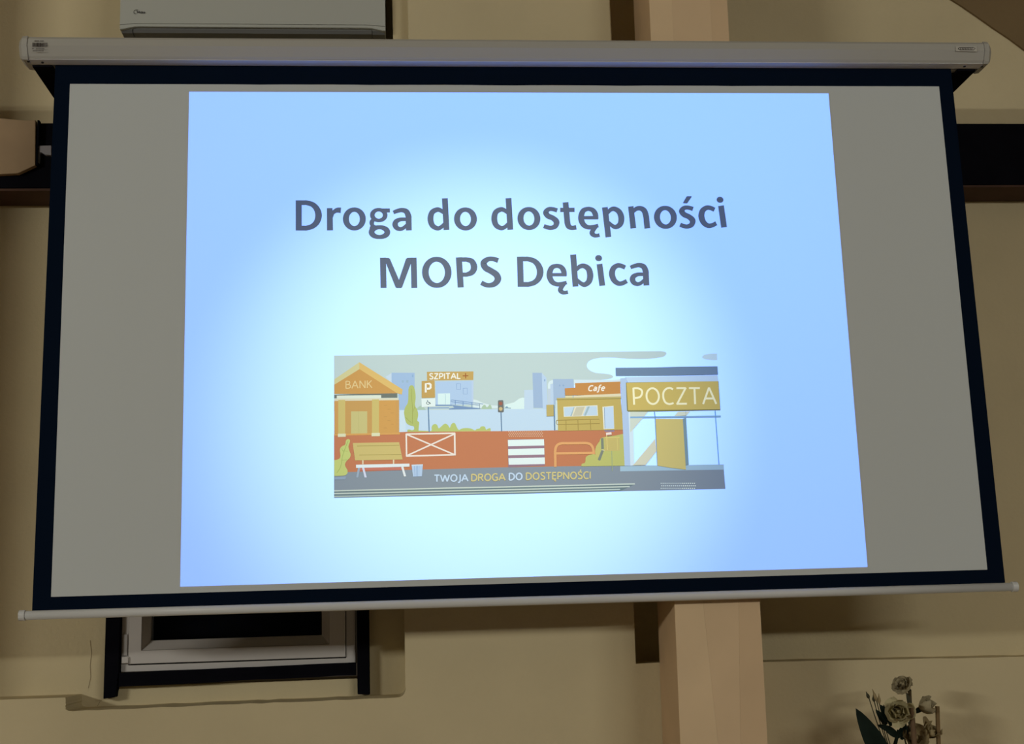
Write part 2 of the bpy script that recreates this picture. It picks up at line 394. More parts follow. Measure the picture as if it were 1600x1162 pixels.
# bracket arms that carry the housing
for x0, x1, side in ((-1.298, -1.246, 'left'), (1.258, 1.310, 'right')):
    br = tag(empty('bracket_arm', ((x0+x1)/2, D2, 3.04)), 'black arm from the wall under the %s end of the screen housing' % side, 'bracket', 'arms that carry the screen housing')
    b = MB(); b.box(x0, x1, -0.004, 0.030, 3.0385, 3.0434); b.build('support_plate', M_black, br)
    b = MB(); b.box(x0, x1, 0.0302, D2-0.001, 3.0385, 3.095); b.build('arm', M_black, br)
# bottom bar
def zbar(x): return 1.5965 + (-0.003)*(x+1.25)/2.5*1.0
b = MB(); b.tube([(x, -0.003, zbar(x)) for x in (-1.258, -0.6, 0, 0.6, 1.258)], 0.0112, 20); b.build('bottom_bar', M_bar, scr, smooth=True)
for x0, x1 in ((-1.2745, -1.2585), (1.2585, 1.2745)):
    b = MB(); b.tube([(x0, -0.003, zbar(x0)), (x0+.001, -0.003, zbar(x0)), (x1-.001, -0.003, zbar(x1)), (x1, -0.003, zbar(x1))], [0.010, 0.0132, 0.0132, 0.010], 16); b.build('bar_end_cap', M_bar, scr)
# barcode print and maker's plate on the housing
F = Flat(-0.0558)
x = 50.5
while x < 74:
    w_ = random.choice((0.5, 0.5, 0.9, 1.3)); F.poly([(x, 66.6), (x+w_, 66.6), (x+w_, 73), (x, 73)], M_print); x += w_+random.choice((0.4, 0.5, 0.9))
for x0, x1, y in ((54, 61, 64), (62.5, 69, 64), (50, 54, 75.8), (56, 70, 75.9), (51, 68, 79.5)):
    x = x0
    while x < x1-0.6: F.poly([(x, y-.8), (x+.8, y-.8), (x+.8, y+.6), (x, y+.6)], M_print); x += 1.25
F.build('barcode_label', scr)
F = Flat(-0.0562)
pl = mat('plate_white', (0.54, 0.52, 0.46), 0.6, 0.2)
F.poly([(1493, 72), (1526, 72.5), (1526.5, 80.5), (1493.5, 80)], pl); F.build('name_plate', scr)
F = Flat(-0.0566)
F.line([(1497, 76), (1499, 74.3), (1520, 74.2), (1524, 75.5), (1521.5, 78), (1500, 78), (1497, 76)], 1.0, M_print)
for k in range(8): F.line([(1500.5+2.5*k, 77.4), (1501.6+2.5*k, 74.8)], 0.9, M_print)
F.build('plate_lettering', scr)

# ------------------------------------------------------------------ the projected slide
SX0, SX1, SZ0, SZ1 = -0.8915, 0.881, 1.6487, 2.9705
def warm_h(px, py):
    p = at(px, py); a = (HOT-LENS).normalized(); c = a.dot((p-LENS).normalized()); ch = math.cos(HALF)
    t = min(max((c-ch)/(1-ch), 0), 1); return t*t*(3-2*t)
def light_here(px, py):
    h = warm_h(px, py); return (0.35+0.40*h, 0.60+0.54*h, 1.90+0.60*h)
PC = {}
def ink(rgb, px=800, py=650):
    """pigment that shows as rgb under the projector's light"""
    h = round(warm_h(px, py)*3)/3; key = (rgb, h)
    if key not in PC:
        L = (0.35+0.40*h, 0.60+0.54*h, 1.90+0.60*h)
        r_, g_, b_ = rgb
        if max(rgb) < 235: r_, g_, b_ = r_+3, g_+8, b_+12
        c = tuple(min(0.9, al*v/l) for al, v, l in zip((0.62, 0.66, 0.65), lin((r_, g_, b_)), L))
        PC[key] = mat('ink_%d_%d_%d_%d' % (*rgb, int(h*9)), c, 0.9, 0.0)
    return PC[key]
sld = tag(empty('projected_slide', (0, 0, SZ0)), 'bright pale blue slide with dark title and street drawing on the screen', 'slide')
YL = [-0.0006]
def nextY(): YL[0] -= 0.000006; return YL[0]
Box('slide_background', SX0, SX1, -0.0006, -0.0002, SZ0, SZ1, M_screen, sld)
YL[0] = -0.0007

# --- title letters; strokes measured on the photograph in eighths of a pixel, y down from the baseline up
def G(base, left, strokes, shear=0.0, s=8.0):
    """normalise an exemplar: strokes of (x, y[, w]) in zoomed pixels -> px relative to (left, baseline)"""
    out = []
    for st in strokes:
        kind, P = st
        Q = []
        for p in P:
            y = (base-p[1])/s; x = (p[0]-left)/s + shear*y
            Q.append((x, y) + ((p[2]/s,) if len(p) > 2 else ()))
        out.append((kind, Q))
    return out
S, Cv, E_, PG = 'line', 'curve', 'closed', 'poly'
GL = {}
GL['D'] = G(480, 96, [(S, [(134, 480, 76), (134, 103, 76)]), (Cv, [(134, 133, 60), (200, 133, 60), (235, 134, 60), (310, 158, 66), (362, 215, 76), (382, 291, 84), (362, 370, 76), (308, 425, 66), (235, 449, 61), (200, 450, 61), (134, 450, 61)])])
GL['r'] = G(478, 487, [(S, [(525, 478, 76), (522, 200, 70)]), (Cv, [(548, 315, 30), (558, 268, 44), (585, 240, 52), (620, 226, 64), (662, 228, 70)])])
GL['o'] = G(477, 687, [(E_, ellipse(830, 336, 105.5, 116.5, 76, 55))])
GL['g'] = G(478, 1008, [(E_, ellipse(1136, 288, 80, 67, 59, 44)), (S, [(1165, 230, 50), (1230, 231, 52), (1276, 230, 50)]), (E_, ellipse(1143, 501, 98, 61, 74, 50)),
     (Cv, [(1072, 340, 40), (1052, 368, 58), (1048, 396, 54), (1064, 424, 46), (1100, 441, 44), (1140, 444, 44)]), (Cv, [(1056, 424, 42), (1048, 447, 54), (1052, 480, 70)])])
GL['a'] = G(478, 1305, [(Cv, [(1320, 256, 46), (1370, 236, 52), (1430, 226, 56), (1484, 246, 68), (1507, 300, 74), (1509, 340, 74), (1510, 420, 73), (1511, 479, 73)]),
     (Cv, [(1480, 340, 44), (1410, 342, 48), (1356, 366, 62), (1340, 405, 70), (1357, 444, 62), (1400, 463, 50), (1442, 450, 46), (1485, 415, 44)])])
GL['d'] = G(475, 150, [(S, [(374, 77, 73), (381, 473, 72)]), (Cv, [(362, 262, 46), (310, 226, 54), (268, 220, 60), (208, 255, 68), (186, 335, 74), (206, 415, 68), (266, 452, 56), (315, 438, 50), (365, 392, 46)])], -0.018)
GL['s'] = G(468, 400, [(Cv, [(579, 230, 54), (525, 213, 52), (470, 216, 56), (436, 255, 70), (460, 298, 68), (520, 326, 66), (561, 370, 74), (545, 424, 64), (495, 446, 54), (445, 441, 54), (400, 424, 52)])], -0.03)
GL['t'] = G(468, 617, [(Cv, [(690, 128, 73), (692, 200, 73), (696, 330, 73), (700, 395, 73), (716, 433, 66), (755, 447, 54), (806, 440, 58)]), (S, [(617, 223, 54), (797, 222, 54)])], -0.03)
GL['ę'] = G(467, 835, [(S, [(890, 322, 42), (1086, 321, 44)]), (Cv, [(1057, 338, 64), (1053, 275, 68), (1022, 226, 60), (962, 212, 53), (902, 240, 66), (872, 325, 74), (895, 405, 68), (950, 440, 56), (1010, 439, 54), (1082, 419, 46)]),
     (Cv, [(1054, 425, 54), (1012, 478, 58), (998, 516, 64), (1022, 541, 54), (1056, 545, 46), (1090, 538, 48)])], -0.035)
GL['p'] = G(452, 1145, [(S, [(1181, 186, 72), (1197, 560, 72)]), (Cv, [(1205, 262, 44), (1250, 218, 52), (1300, 207, 60), (1356, 245, 70), (1377, 320, 76), (1358, 395, 70), (1305, 432, 58), (1262, 421, 50), (1212, 376, 44)])], -0.042)
GL['n'] = G(455, 192, [(S, [(226, 180, 68), (237, 454, 72)]), (Cv, [(245, 250, 44), (290, 212, 54), (342, 204, 60), (388, 232, 70), (407, 300, 73), (409, 380, 73), (412, 455, 73)])], -0.04)
GL['c'] = G(445, 1062, [(Cv, [(1271, 221, 54), (1220, 198, 56), (1172, 197, 60), (1120, 235, 70), (1100, 305, 76), (1120, 378, 70), (1170, 419, 60), (1222, 416, 56), (1279, 389, 54)])], -0.043)
GL['i'] = G(443, 1322, [(S, [(1357, 170, 73), (1371, 442, 73)]), (E_, ellipse(1352, 97, 22, 19, 42, 38))], -0.045)
GL['ś'] = G(452, 822, [(Cv, [(1003, 212, 54), (950, 196, 52), (895, 199, 56), (860, 237, 70), (884, 280, 68), (942, 309, 66), (985, 354, 74), (968, 408, 64), (918, 430, 54), (868, 425, 54), (825, 408, 52)]), (PG, [(935, 56), (948, 51), (996, 51), (1000, 60), (938, 140), (930, 143), (886, 141), (884, 134)])], -0.043)
GL['M'] = G(471, 103, [(S, [(137, 128, 68), (140, 472, 68)]), (S, [(485, 128, 66), (490, 472, 68)]), (PG, [(140, 128), (200, 130), (216, 141), (316, 378), (398, 141), (414, 129), (480, 127), (458, 185), (352, 463), (340, 473), (288, 473), (276, 463), (168, 185)])], 0.0, 7.2727)
GL['O'] = G(467, 580, [(E_, ellipse(747.5, 293.5, 130, 149, 76, 56))], 0.0, 7.2727)
GL['P'] = G(466, 975, [(S, [(1009, 124, 68), (1017, 466, 70)]), (Cv, [(1010, 149, 50), (1070, 149, 50), (1100, 150, 51), (1155, 170, 64), (1178, 232, 74), (1155, 290, 66), (1095, 318, 50), (1060, 320, 48), (1015, 320, 48)])], -0.02, 7.2727)
GL['S'] = G(466, 1253, [(Cv, [(1456, 161, 56), (1400, 143, 53), (1340, 146, 56), (1290, 187, 72), (1308, 242, 72), (1370, 280, 70), (1428, 322, 74), (1443, 375, 76), (1405, 425, 64), (1345, 442, 54), (1295, 434, 54), (1253, 412, 54)])], -0.02, 7.2727)
GL['b'] = G(453, 680, [(S, [(714, 91, 68), (722, 455, 66)]), (Cv, [(735, 268, 42), (782, 228, 50), (830, 221, 56), (880, 255, 66), (895, 325, 72), (878, 395, 66), (830, 432, 56), (790, 422, 48), (738, 376, 42)])], -0.022, 7.2727)
def shear_at(x): return 0.0 if x < 470 else (x-470)/230*0.018 if x < 700 else 0.018+(x-700)/400*0.026
def type_line(name, items, m, label):
    line = empty(name); line.parent = sld; line.matrix_parent_inverse = Matrix.Translation(-sld.location); line['label'] = label
    for ch, lx, base in items:
        F = Flat(nextY()); sh = shear_at(lx)
        for kind, P in GL[ch]:
            def T(x, y): return (lx + x - sh*y, base - y)
            if kind == PG: F.poly([T(p[0], p[1]) for p in P], m); continue
            Q = [(*T(p[0], p[1]), p[2]) for p in P]
            if kind == Cv: Q = catmull(Q)
            F.quads(ribbon(Q, kind == E_), m)
        F.build('letter', line)
    return line
INK_T = mat('slide_title_ink', (0.128, 0.106, 0.066), 0.9, 0.0)
o = type_line('title_line', [('D', 462, 360), ('r', 510.9, 359.8), ('o', 535.9, 359.6), ('g', 576, 359.7), ('a', 613.1, 359.7), ('d', 668.75, 359.4), ('o', 709.75, 359.6),
    ('d', 768.5, 359.1), ('o', 809, 358.9), ('s', 850, 358.5), ('t', 877.1, 358.5), ('ę', 904.4, 358.2), ('p', 943.1, 356.9), ('n', 984, 356.7), ('o', 1022.5, 357.0), ('ś', 1062.75, 356.4), ('c', 1092.75, 355.6), ('i', 1125.25, 355.3)], INK_T, 'upper dark title line reading Droga do dostępności')
o = type_line('title_line', [('M', 594.2, 449.7), ('O', 659.8, 449.2), ('P', 714.1, 449), ('S', 752.3, 448.9), ('D', 808.9, 447.9), ('ę', 855, 447.2), ('b', 893.5, 447.3), ('i', 935, 446.4), ('c', 952.9, 445.9), ('a', 984.3, 445.6)], INK_T, 'lower dark title line reading MOPS Dębica')

# --- small lettering skeletons, unit cap height
K = {
 'A': (.70, [[(0, 0), (.35, 1)], [(.35, 1), (.70, 0)], [(.12, .34), (.58, .34)]]),
 'B': (.56, [[(.05, 0), (.05, 1)], '~', [(.05, .97), (.28, .97), (.45, .88), (.46, .68), (.30, .54), (.05, .53)], '~', [(.05, .53), (.33, .52), (.53, .40), (.53, .15), (.34, .03), (.05, .03)]]),
 'C': (.60, ['~', [(.58, .90), (.42, .98), (.22, .93), (.07, .72), (.05, .40), (.15, .12), (.36, .02), (.58, .08)]]),
 'D': (.66, [[(.05, 0), (.05, 1)], '~', [(.05, .97), (.25, .97), (.48, .86), (.61, .62), (.60, .34), (.46, .12), (.25, .03), (.05, .03)]]),
 'E': (.48, [[(.05, 0), (.05, 1)], [(.0, .97), (.46, .97)], [(.05, .52), (.42, .52)], [(.0, .03), (.46, .03)]]),
 'G': (.66, ['~', [(.60, .88), (.43, .98), (.22, .93), (.07, .72), (.05, .40), (.15, .12), (.36, .02), (.60, .08)], [(.60, .04), (.60, .48)], [(.64, .46), (.36, .46)]]),
 'I': (.10, [[(.05, 0), (.05, 1)]]),
 'J': (.26, ['~', [(.20, 1), (.20, .5), (.20, .1), (.12, -.12), (-.04, -.16)]]),
 'K': (.58, [[(.05, 0), (.05, 1)], [(.07, .46), (.52, 1)], [(.20, .58), (.57, 0)]]),
 'L': (.46, [[(.05, 0), (.05, 1)], [(.0, .03), (.45, .03)]]),
 'N': (.68, [[(.05, 0), (.05, 1)], [(.05, 1), (.63, 0)], [(.63, 0), (.63, 1)]]),
 'O': (.76, ['o', (.38, .5, .33, .47)]),
 'P': (.54, [[(.05, 0), (.05, 1)], '~', [(.05, .97), (.28, .97), (.47, .87), (.50, .68), (.40, .48), (.24, .41), (.05, .40)]]),
 'R': (.58, [[(.05, 0), (.05, 1)], '~', [(.05, .97), (.28, .97), (.46, .88), (.48, .68), (.36, .51), (.05, .48)], [(.28, .48), (.56, 0)]]),
 'S': (.52, ['~', [(.47, .90), (.32, .98), (.14, .95), (.06, .78), (.16, .60), (.36, .46), (.48, .30), (.42, .08), (.24, .01), (.03, .09)]]),
 'T': (.58, [[(.29, 0), (.29, 1)], [(0, .97), (.58, .97)]]),
 'W': (.98, [[(0, 1), (.24, 0)], [(.24, 0), (.49, .95)], [(.49, .95), (.73, 0)], [(.73, 0), (.98, 1)]]),
 'Z': (.56, [[(.03, .97), (.53, .97)], [(.53, 1), (.02, 0)], [(0, .03), (.55, .03)]]),
 'a': (.46, ['~', [(.06, .62), (.22, .69), (.38, .60), (.40, .40), (.40, 0)], '~', [(.40, .40), (.18, .38), (.05, .22), (.12, .04), (.28, .06), (.40, .22)]]),
 'f': (.36, ['~', [(.38, 1.03), (.24, 1.02), (.16, .85), (.16, .4), (.16, -.1), (.10, -.22), (-.02, -.24)], [(.02, .66), (.34, .66)]]),
 'e': (.48, [[(.05, .36), (.43, .36)], '~', [(.43, .36), (.40, .60), (.24, .70), (.09, .58), (.05, .34), (.13, .08), (.28, .01), (.43, .08)]]),
}
K['Ę'] = (.48, K['E'][1] + ['~', [(.40, .03), (.30, -.12), (.36, -.22), (.46, -.2)]])
K['Ś'] = (.52, K['S'][1] + [[(.24, 1.10), (.38, 1.30)]])
def write(F, text, x0, y0, x1, y1, h, wt, m, gap=0.13, italic=0.0, hr=None, lean=0.0):
    """set text on the baseline (x0, y0)-(x1, y1), cap height h (hr at the right end)"""
    hr = hr or h; tot = sum((K[c][0] if c != ' ' else .30) + gap for c in text) - gap
    cx = 0.0; ux, uy = (x1-x0)/tot, (y1-y0)/tot
    for c in text:
        if c == ' ': cx += .30+gap; continue
        wd, st = K[c]; sm = False
        def T(p):
            u = cx+p[0]; hh = h + (hr-h)*u/tot
            return (x0+ux*u + italic*p[1]*hh - lean*p[1]*hh, y0+uy*u - p[1]*hh)
        it = iter(st)
        for e in it:
            if e == '~': sm = True; continue
            if e == 'o':
                a = next(it); pts = [(*T((a[0]+a[2]*math.cos(2*math.pi*k/28), a[1]+a[3]*math.sin(2*math.pi*k/28))), wt) for k in range(28)]
                F.quads(ribbon(pts, True), m); continue
            P = [(*T(p), wt) for p in e]; F.quads(ribbon(catmull(P, 6) if sm else P), m); sm = False
        cx += wd+gap
# --- drawing
def crop(ox, oy, s): return lambda pts: [(ox+x/s, oy+y/s) for x, y in pts]
cA = crop(515, 550, 8.9375); cB = crop(620, 560, 8.889); cC = crop(515, 660, 9.294); cD = crop(620, 660, 8.889)
cE = crop(780, 560, 8.3); cF = crop(780, 650, 8.3); cG = crop(930, 540, 7.619); cH = crop(930, 640, 7.619)
ILL = None
def layer(name, draws):
    """draws: list of (pts, rgb) or (pts, rgb, linewidth[, smooth]); each one a layer above the last, joined in one mesh"""
    b = MB()
    for d in draws:
        if callable(d): F = Flat(nextY()); d(F)
        else:
            pts, rgb = d[0], d[1]; cx = sum(p[0] for p in pts)/len(pts); cy = sum(p[1] for p in pts)/len(pts)
            F = Flat(nextY())
            if len(d) > 2: F.line(pts, d[2], ink(rgb, cx, cy), len(d) > 3 and d[3])
            else: F.poly(pts, ink(rgb, cx, cy))
        for v0 in [len(b.v)]:
            b.v += F.b.v
            for f, k in zip(F.b.f, F.b.mi): b.f.append(tuple(v0+i for i in f)); b.mi.append(b.slot(F.b.m[k]))
    return b.build(name, None, ILL if ILL else sld, recalc=False)
def curve_pts(pts, n=6): return [(x, y) for x, y in catmull([tuple(p) for p in pts], n)]
def rect(x0, y0, x1, y1): return [(x0, y0), (x1, y0), (x1, y1), (x0, y1)]
SKY = (198, 212, 211)
sky = [(522, 555.5), (600, 554.5), (660, 553), (720, 552), (800, 550.8), (900, 550), (1000, 548.8), (1032, 548.4)]
sky += curve_pts([(1032, 548.4), (1040, 550), (1040.5, 554), (1033, 558), (1008, 560.6), (985, 560.4), (955, 558.5), (935, 559.2), (922, 563), (917, 570), (920, 577), (930, 582), (945, 583.5), (955, 585.5), (958, 588.5), (953, 591.5), (935, 593.5), (897, 595)])
sky += [(897, 640), (522, 642)]
ILL = layer('illustration', [(sky, SKY),
    (curve_pts(cG([(1450, 93), (1380, 95), (1310, 104), (1278, 125), (1274, 140), (1310, 160), (1380, 169), (1452, 170)])), (172, 192, 220))])
layer('pale_ground', [(cB([(1060, 565), (1120, 580), (1200, 618), (1320, 650), (1420, 655), (1420, 690), (1060, 690)]), (225, 242, 248)),
    ([(789, 632), (795, 630.5), (803, 628.5), (811, 622.7), (816, 621), (820, 621.3), (822, 641), (789, 641)], (228, 250, 252)),
    ([(577, 640.5), (700, 640), (868, 638), (868, 676), (577, 676)], (204, 228, 252)),
    ([(897, 593), (958, 593.5), (970, 592), (970, 600), (897, 601)], (222, 240, 252)),
    (cA([(980, 815), (1060, 812), (1060, 1120), (980, 1120)]), (214, 235, 252))])
layer('left_tower', [(cA([(780, 345), (868, 290), (868, 430)]), (208, 226, 246)), (cA([(865, 288), (1187, 288), (1190, 808), (975, 808), (960, 560), (865, 420)]), (168, 191, 224)),
    (cA([(1010, 395), (1035, 395), (1035, 425), (1010, 425)]), (160, 185, 205)), (cA([(1070, 392), (1100, 390), (1100, 425), (1072, 426)]), (160, 185, 205)), (cA([(1150, 315), (1170, 313), (1170, 348), (1150, 350)]), (150, 178, 210))])
layer('city_tower', [(cE([(325, 408), (442, 405), (442, 660), (325, 660)]), (203, 224, 248)), (cE([(432, 185), (552, 185), (565, 640), (445, 640)]), (167, 186, 216)),
    (cE([(552, 185), (612, 250), (630, 655), (565, 655)]), (196, 219, 248)), (cE([(582, 268), (598, 268), (598, 295), (582, 295)]), (150, 175, 210)),
    (curve_pts(cE([(700, 278), (660, 290), (636, 320), (632, 370), (640, 398), (664, 385), (664, 335), (700, 325)])), (226, 244, 252)),
    (cE([(664, 332), (700, 330), (706, 602), (664, 602)]), (198, 219, 246)), (cE([(628, 390), (664, 390), (664, 600), (630, 600)]), (200, 210, 222)),
    (cE([(697, 265), (963, 265), (968, 390), (860, 390), (850, 530), (706, 600)]), (171, 189, 216)),
    (cE([(778, 338), (793, 338), (793, 362), (778, 362)]), (150, 172, 205)), (cE([(823, 338), (842, 338), (842, 360), (823, 360)]), (150, 172, 205))])
layer('hospital', [(cB([(540, 318), (1065, 308), (1062, 640), (540, 640)]), (186, 212, 246)), (cB([(1040, 310), (1066, 308), (1062, 640), (1040, 640)]), (196, 216, 246)),
    (cB([(830, 350), (885, 348), (885, 430), (832, 430), (830, 350)]), (140, 165, 205), 0.7), (cB([(922, 412), (978, 410), (980, 492), (924, 494), (922, 412)]), (140, 165, 205), 0.7),
    (cB([(570, 486), (740, 482), (740, 645), (570, 645)]), (226, 250, 254)), (cB([(672, 490), (678, 560), (672, 640)]), (150, 180, 205), 0.5),
    (cB([(535, 640), (765, 640), (765, 657), (535, 658)]), (128, 152, 190)), (cB([(440, 680), (728, 676), (728, 691), (440, 693)]), (140, 166, 205)),
    (cB([(755, 642), (960, 668), (1165, 690), (1160, 701), (725, 708), (725, 694), (800, 680)]), (128, 152, 190)),
    (cB([(1200, 632), (760, 574), (750, 590), (770, 600), (1150, 648)]), (118, 146, 186), 0.9), (cB([(812, 580), (812, 645)]), (118, 146, 186), 1.0), (cB([(920, 592), (920, 660)]), (118, 146, 186), 1.0),
    (cB([(1042, 606), (1042, 690)]), (118, 146, 186), 1.0), (cB([(1152, 622), (1152, 695)]), (150, 165, 175), 0.9)])
def szp(F): write(F, 'SZPITAL', 670.9, 592.0, 719.5, 591.4, 8.6, 1.75, ink((248, 248, 240), 700, 588), .13)
layer('hospital_sign', [(cB([(418, 184), (1065, 178), (1062, 298), (420, 306)]), (203, 165, 96)), szp,
    (cB([(915, 240), (993, 238)]), (165, 95, 52), 1.5), (cB([(955, 202), (957, 276)]), (165, 95, 52), 1.5)])
for d_ in [(curve_pts(cA([(1205, 808), (1225, 780), (1262, 752), (1285, 745), (1315, 770), (1345, 806)])) , (178, 198, 178)),
    (curve_pts(cB([(1170, 700), (1195, 655), (1225, 642), (1245, 672), (1265, 668), (1290, 638), (1310, 655), (1322, 700)])), (180, 200, 172)),
    (curve_pts(cB([(1500, 692), (1515, 668), (1535, 664), (1550, 680), (1585, 684), (1580, 694)])), (140, 165, 185))]:
    layer('far_bush', [d_])
layer('round_bushes', [([(p[0], p[1]) for p in cB([(300, 1034)])] + curve_pts(cB([(300, 1000), (400, 1004), (478, 1003), (484, 950), (505, 918), (535, 908), (562, 925), (582, 968), (620, 940), (655, 910), (685, 905), (715, 930), (735, 960), (755, 915), (785, 893), (812, 905), (835, 955), (862, 990), (905, 972), (965, 964), (1030, 972), (1085, 995), (1110, 978), (1150, 970), (1165, 948), (1195, 940), (1225, 950), (1240, 985), (1275, 970), (1300, 968), (1304, 1000)])) + cB([(1304, 1014)]), (189, 198, 118)),
    (cB([(880, 1006), (1304, 996), (1304, 1014), (880, 1022)]), (205, 195, 125))])
layer('tree', [(curve_pts(cA([(1085, 1112), (1088, 1084), (1120, 1080), (1150, 1090), (1180, 1075), (1172, 1035), (1120, 1022), (1070, 985), (1048, 900), (1040, 830), (1058, 765), (1092, 705), (1100, 600), (1102, 520), (1118, 475), (1145, 462), (1175, 480), (1196, 560), (1202, 640), (1192, 740), (1222, 800), (1237, 870), (1226, 955), (1250, 980), (1245, 1050), (1240, 1112)])), (184, 191, 112)),
    (curve_pts(cA([(1142, 510), (1148, 640), (1158, 800), (1155, 1000)])), (158, 160, 84), 0.6), (cA([(1058, 905), (1100, 950), (1145, 985)]), (158, 160, 84), 0.6), (cA([(1195, 745), (1165, 830)]), (158, 160, 84), 0.5)])
layer('street', [([(522, 678.5), (577, 677), (634, 674.5), (700, 674), (795, 673.2), (860, 672.3), (980, 671), (980, 730), (780, 733), (640, 736), (522, 742)], (201, 126, 88)),
    ([(522, 739), (541, 737.5), (640, 733.8), (700, 732.2), (780, 730), (870, 728.5), (962, 727), (1130.5, 727), (1131.5, 740), (1133.5, 763.5), (1000, 766.5), (800, 771.5), (522, 777.5)], (143, 150, 160)),
    ([(522, 767.5), (700, 763.5), (992, 756.5), (969, 767), (800, 771.4), (522, 777.3)], (116, 130, 134)),
    ([(522, 766.6), (700, 762.3), (800, 760.3), (992, 755.7)], (206, 213, 202), 2.0), ([(522, 770.9), (700, 766.9), (800, 764.6), (984, 760.0)], (206, 213, 202), 2.0), ([(522, 775.4), (700, 771), (800, 768.7), (969, 764.3)], (200, 212, 204), 1.6),
    (cH([(298, 672), (700, 664), (1530, 650), (1533, 712), (298, 732)]), (158, 183, 208)),
    (cE([(1340, 918), (1494, 912), (1494, 948), (1380, 950)]), (150, 130, 160))] +
    [(cH(rect(780+23.3*k+(8 if r == 1 else 0), 869+30*r, 792+23.3*k+(8 if r == 1 else 0), 880+30*r)), (206, 216, 222)) for r in range(3) for k in range(18)])
bank_wall = (211, 158, 90)
def bnk(F): write(F, 'BANK', 539.9, 606.8, 581.3, 605.8, 11.6, 1.55, ink((232, 200, 140), 560, 600), .15)
layer('bank', [(cA([(65, 680), (970, 668), (972, 1130), (65, 1140)]), bank_wall), (cA([(225, 680), (590, 675), (590, 1130), (225, 1135)]), (205, 158, 92)), (cA([(690, 672), (920, 668), (920, 1120), (690, 1124)]), (215, 160, 88)),
    (cA([(65, 455), (415, 235), (945, 570), (945, 580), (65, 582)]), (210, 156, 86)), (cA([(65, 380), (415, 140), (415, 238), (65, 455)]), (216, 205, 150)), (cA([(415, 140), (1020, 520), (1010, 592), (940, 572), (415, 235)]), (228, 188, 112)),
    (cA([(65, 598), (300, 585), (945, 574), (945, 634), (65, 642)]), (120, 122, 112)), (cA([(100, 606), (720, 600), (720, 645), (100, 652)]), (228, 232, 215)), (cA([(65, 650), (960, 640), (960, 670), (65, 682)]), (226, 216, 188)),
    (cA([(300, 826), (525, 825), (525, 1145), (300, 1148)]), (206, 192, 128)), (cA([(402, 826), (410, 1146)]), (190, 180, 116), 0.5),
    (cA([(120, 668), (218, 667), (218, 1136), (120, 1138)]), (211, 188, 114)), (cA([(592, 660), (690, 658), (690, 1128), (592, 1130)]), (211, 188, 114)),
    (cC([(65, 165), (1020, 145), (1022, 172), (65, 190)]), (222, 164, 92)), (cC([(120, 162), (235, 160), (235, 206), (120, 209)]), (228, 224, 186)), (cC([(610, 152), (730, 149), (730, 196), (610, 199)]), (228, 224, 186))] +
    [(cA([(760+48*(k % 3), 745+52*k), (800+48*(k % 3), 744+52*k)]), (196, 146, 84), 0.6) for k in range(7)] + [bnk])
def pp(F): pass
layer('parking_sign', [(cB([(437, 670), (450, 1022)]), (108, 134, 166), 1.6),
    (cB([(345, 316), (355, 310), (515, 306), (526, 312), (532, 535), (524, 543), (355, 548), (345, 540)]), (201, 162, 94)),
    (cB([(402, 470), (402, 350), (455, 348), (470, 360), (470, 405), (455, 418), (405, 420)]), (250, 250, 244), 3.1),
    (cB([(340, 558), (535, 550), (536, 665), (345, 675)]), (236, 250, 252)),
    (cB([(425, 578), (432, 605), (455, 610), (470, 630)]), (70, 85, 90), 1.1), (curve_pts(cB([(418, 600), (412, 622), (430, 636), (450, 630), (455, 615)])), (70, 85, 90), 0.8)])
layer('traffic_light', [(cB([(1448, 740), (1456, 1010)]), (108, 130, 158), 1.5), (cB([(1405, 590), (1415, 579), (1470, 577), (1480, 588), (1487, 735), (1475, 746), (1415, 746), (1405, 735)]), (118, 116, 112)),
    ([(782.3+2.9*math.cos(k*.4), 630.2+2.9*math.sin(k*.4)) for k in range(16)], (165, 100, 82)), ([(782.4+2.9*math.cos(k*.4), 638.6+3.0*math.sin(k*.4)) for k in range(16)], (212, 184, 132))])
layer('barrier', [(cD([(128, 160), (812, 148)]), (248, 238, 226), 2.4), (cD([(130, 465), (815, 446)]), (248, 238, 230), 2.4), (cD([(131, 155), (136, 470)]), (248, 238, 230), 2.4), (cD([(803, 145), (808, 455)]), (248, 238, 230), 2.6),
    (cD([(140, 165), (800, 445)]), (248, 238, 230), 2.3), (cD([(800, 158), (150, 455)]), (248, 238, 230), 2.3)])
layer('crosswalk', [(cF([(112, 300), (582, 296), (592, 640), (118, 660)]), (158, 124, 138))] +
    [(cF([(112, 308), (580, 298), (584, 380), (116, 390)]), (238, 254, 255)), (cF([(116, 426), (584, 415), (586, 497), (118, 508)]), (238, 254, 255)), (cF([(120, 544), (590, 535), (593, 620), (124, 630)]), (238, 252, 255))] +
    [(cF(rect(118+25*k+12*(r % 2), 196+20*r, 130+25*k+12*(r % 2), 206+20*r)), (235, 205, 180)) for r in range(4) for k in range(18)])
layer('bench', [(cC([(420, 655), (430, 700), (1060, 690), (1050, 645)]), (205, 122, 104)), (cC([(412, 655), (445, 655), (415, 797), (385, 797)]), (165, 176, 192)), (cC([(472, 540), (494, 540), (492, 608), (474, 608)]), (240, 222, 190)), (cC([(918, 535), (940, 535), (938, 600), (920, 602)]), (240, 222, 190)),
    (cC([(335, 296), (1010, 285), (1060, 535), (370, 550)]), (211, 188, 118)), (cC([(400, 342), (1010, 328)]), (168, 150, 82), 0.9), (cC([(430, 472), (1040, 462)]), (168, 150, 82), 0.9),
    (cC([(470, 650), (500, 648), (540, 796), (508, 798)]), (222, 228, 252)), (cC([(1040, 645), (1072, 642), (1112, 780), (1080, 784)]), (238, 244, 250)), (cC([(383, 612), (1160, 595), (1160, 640), (385, 658)]), (236, 248, 255))])
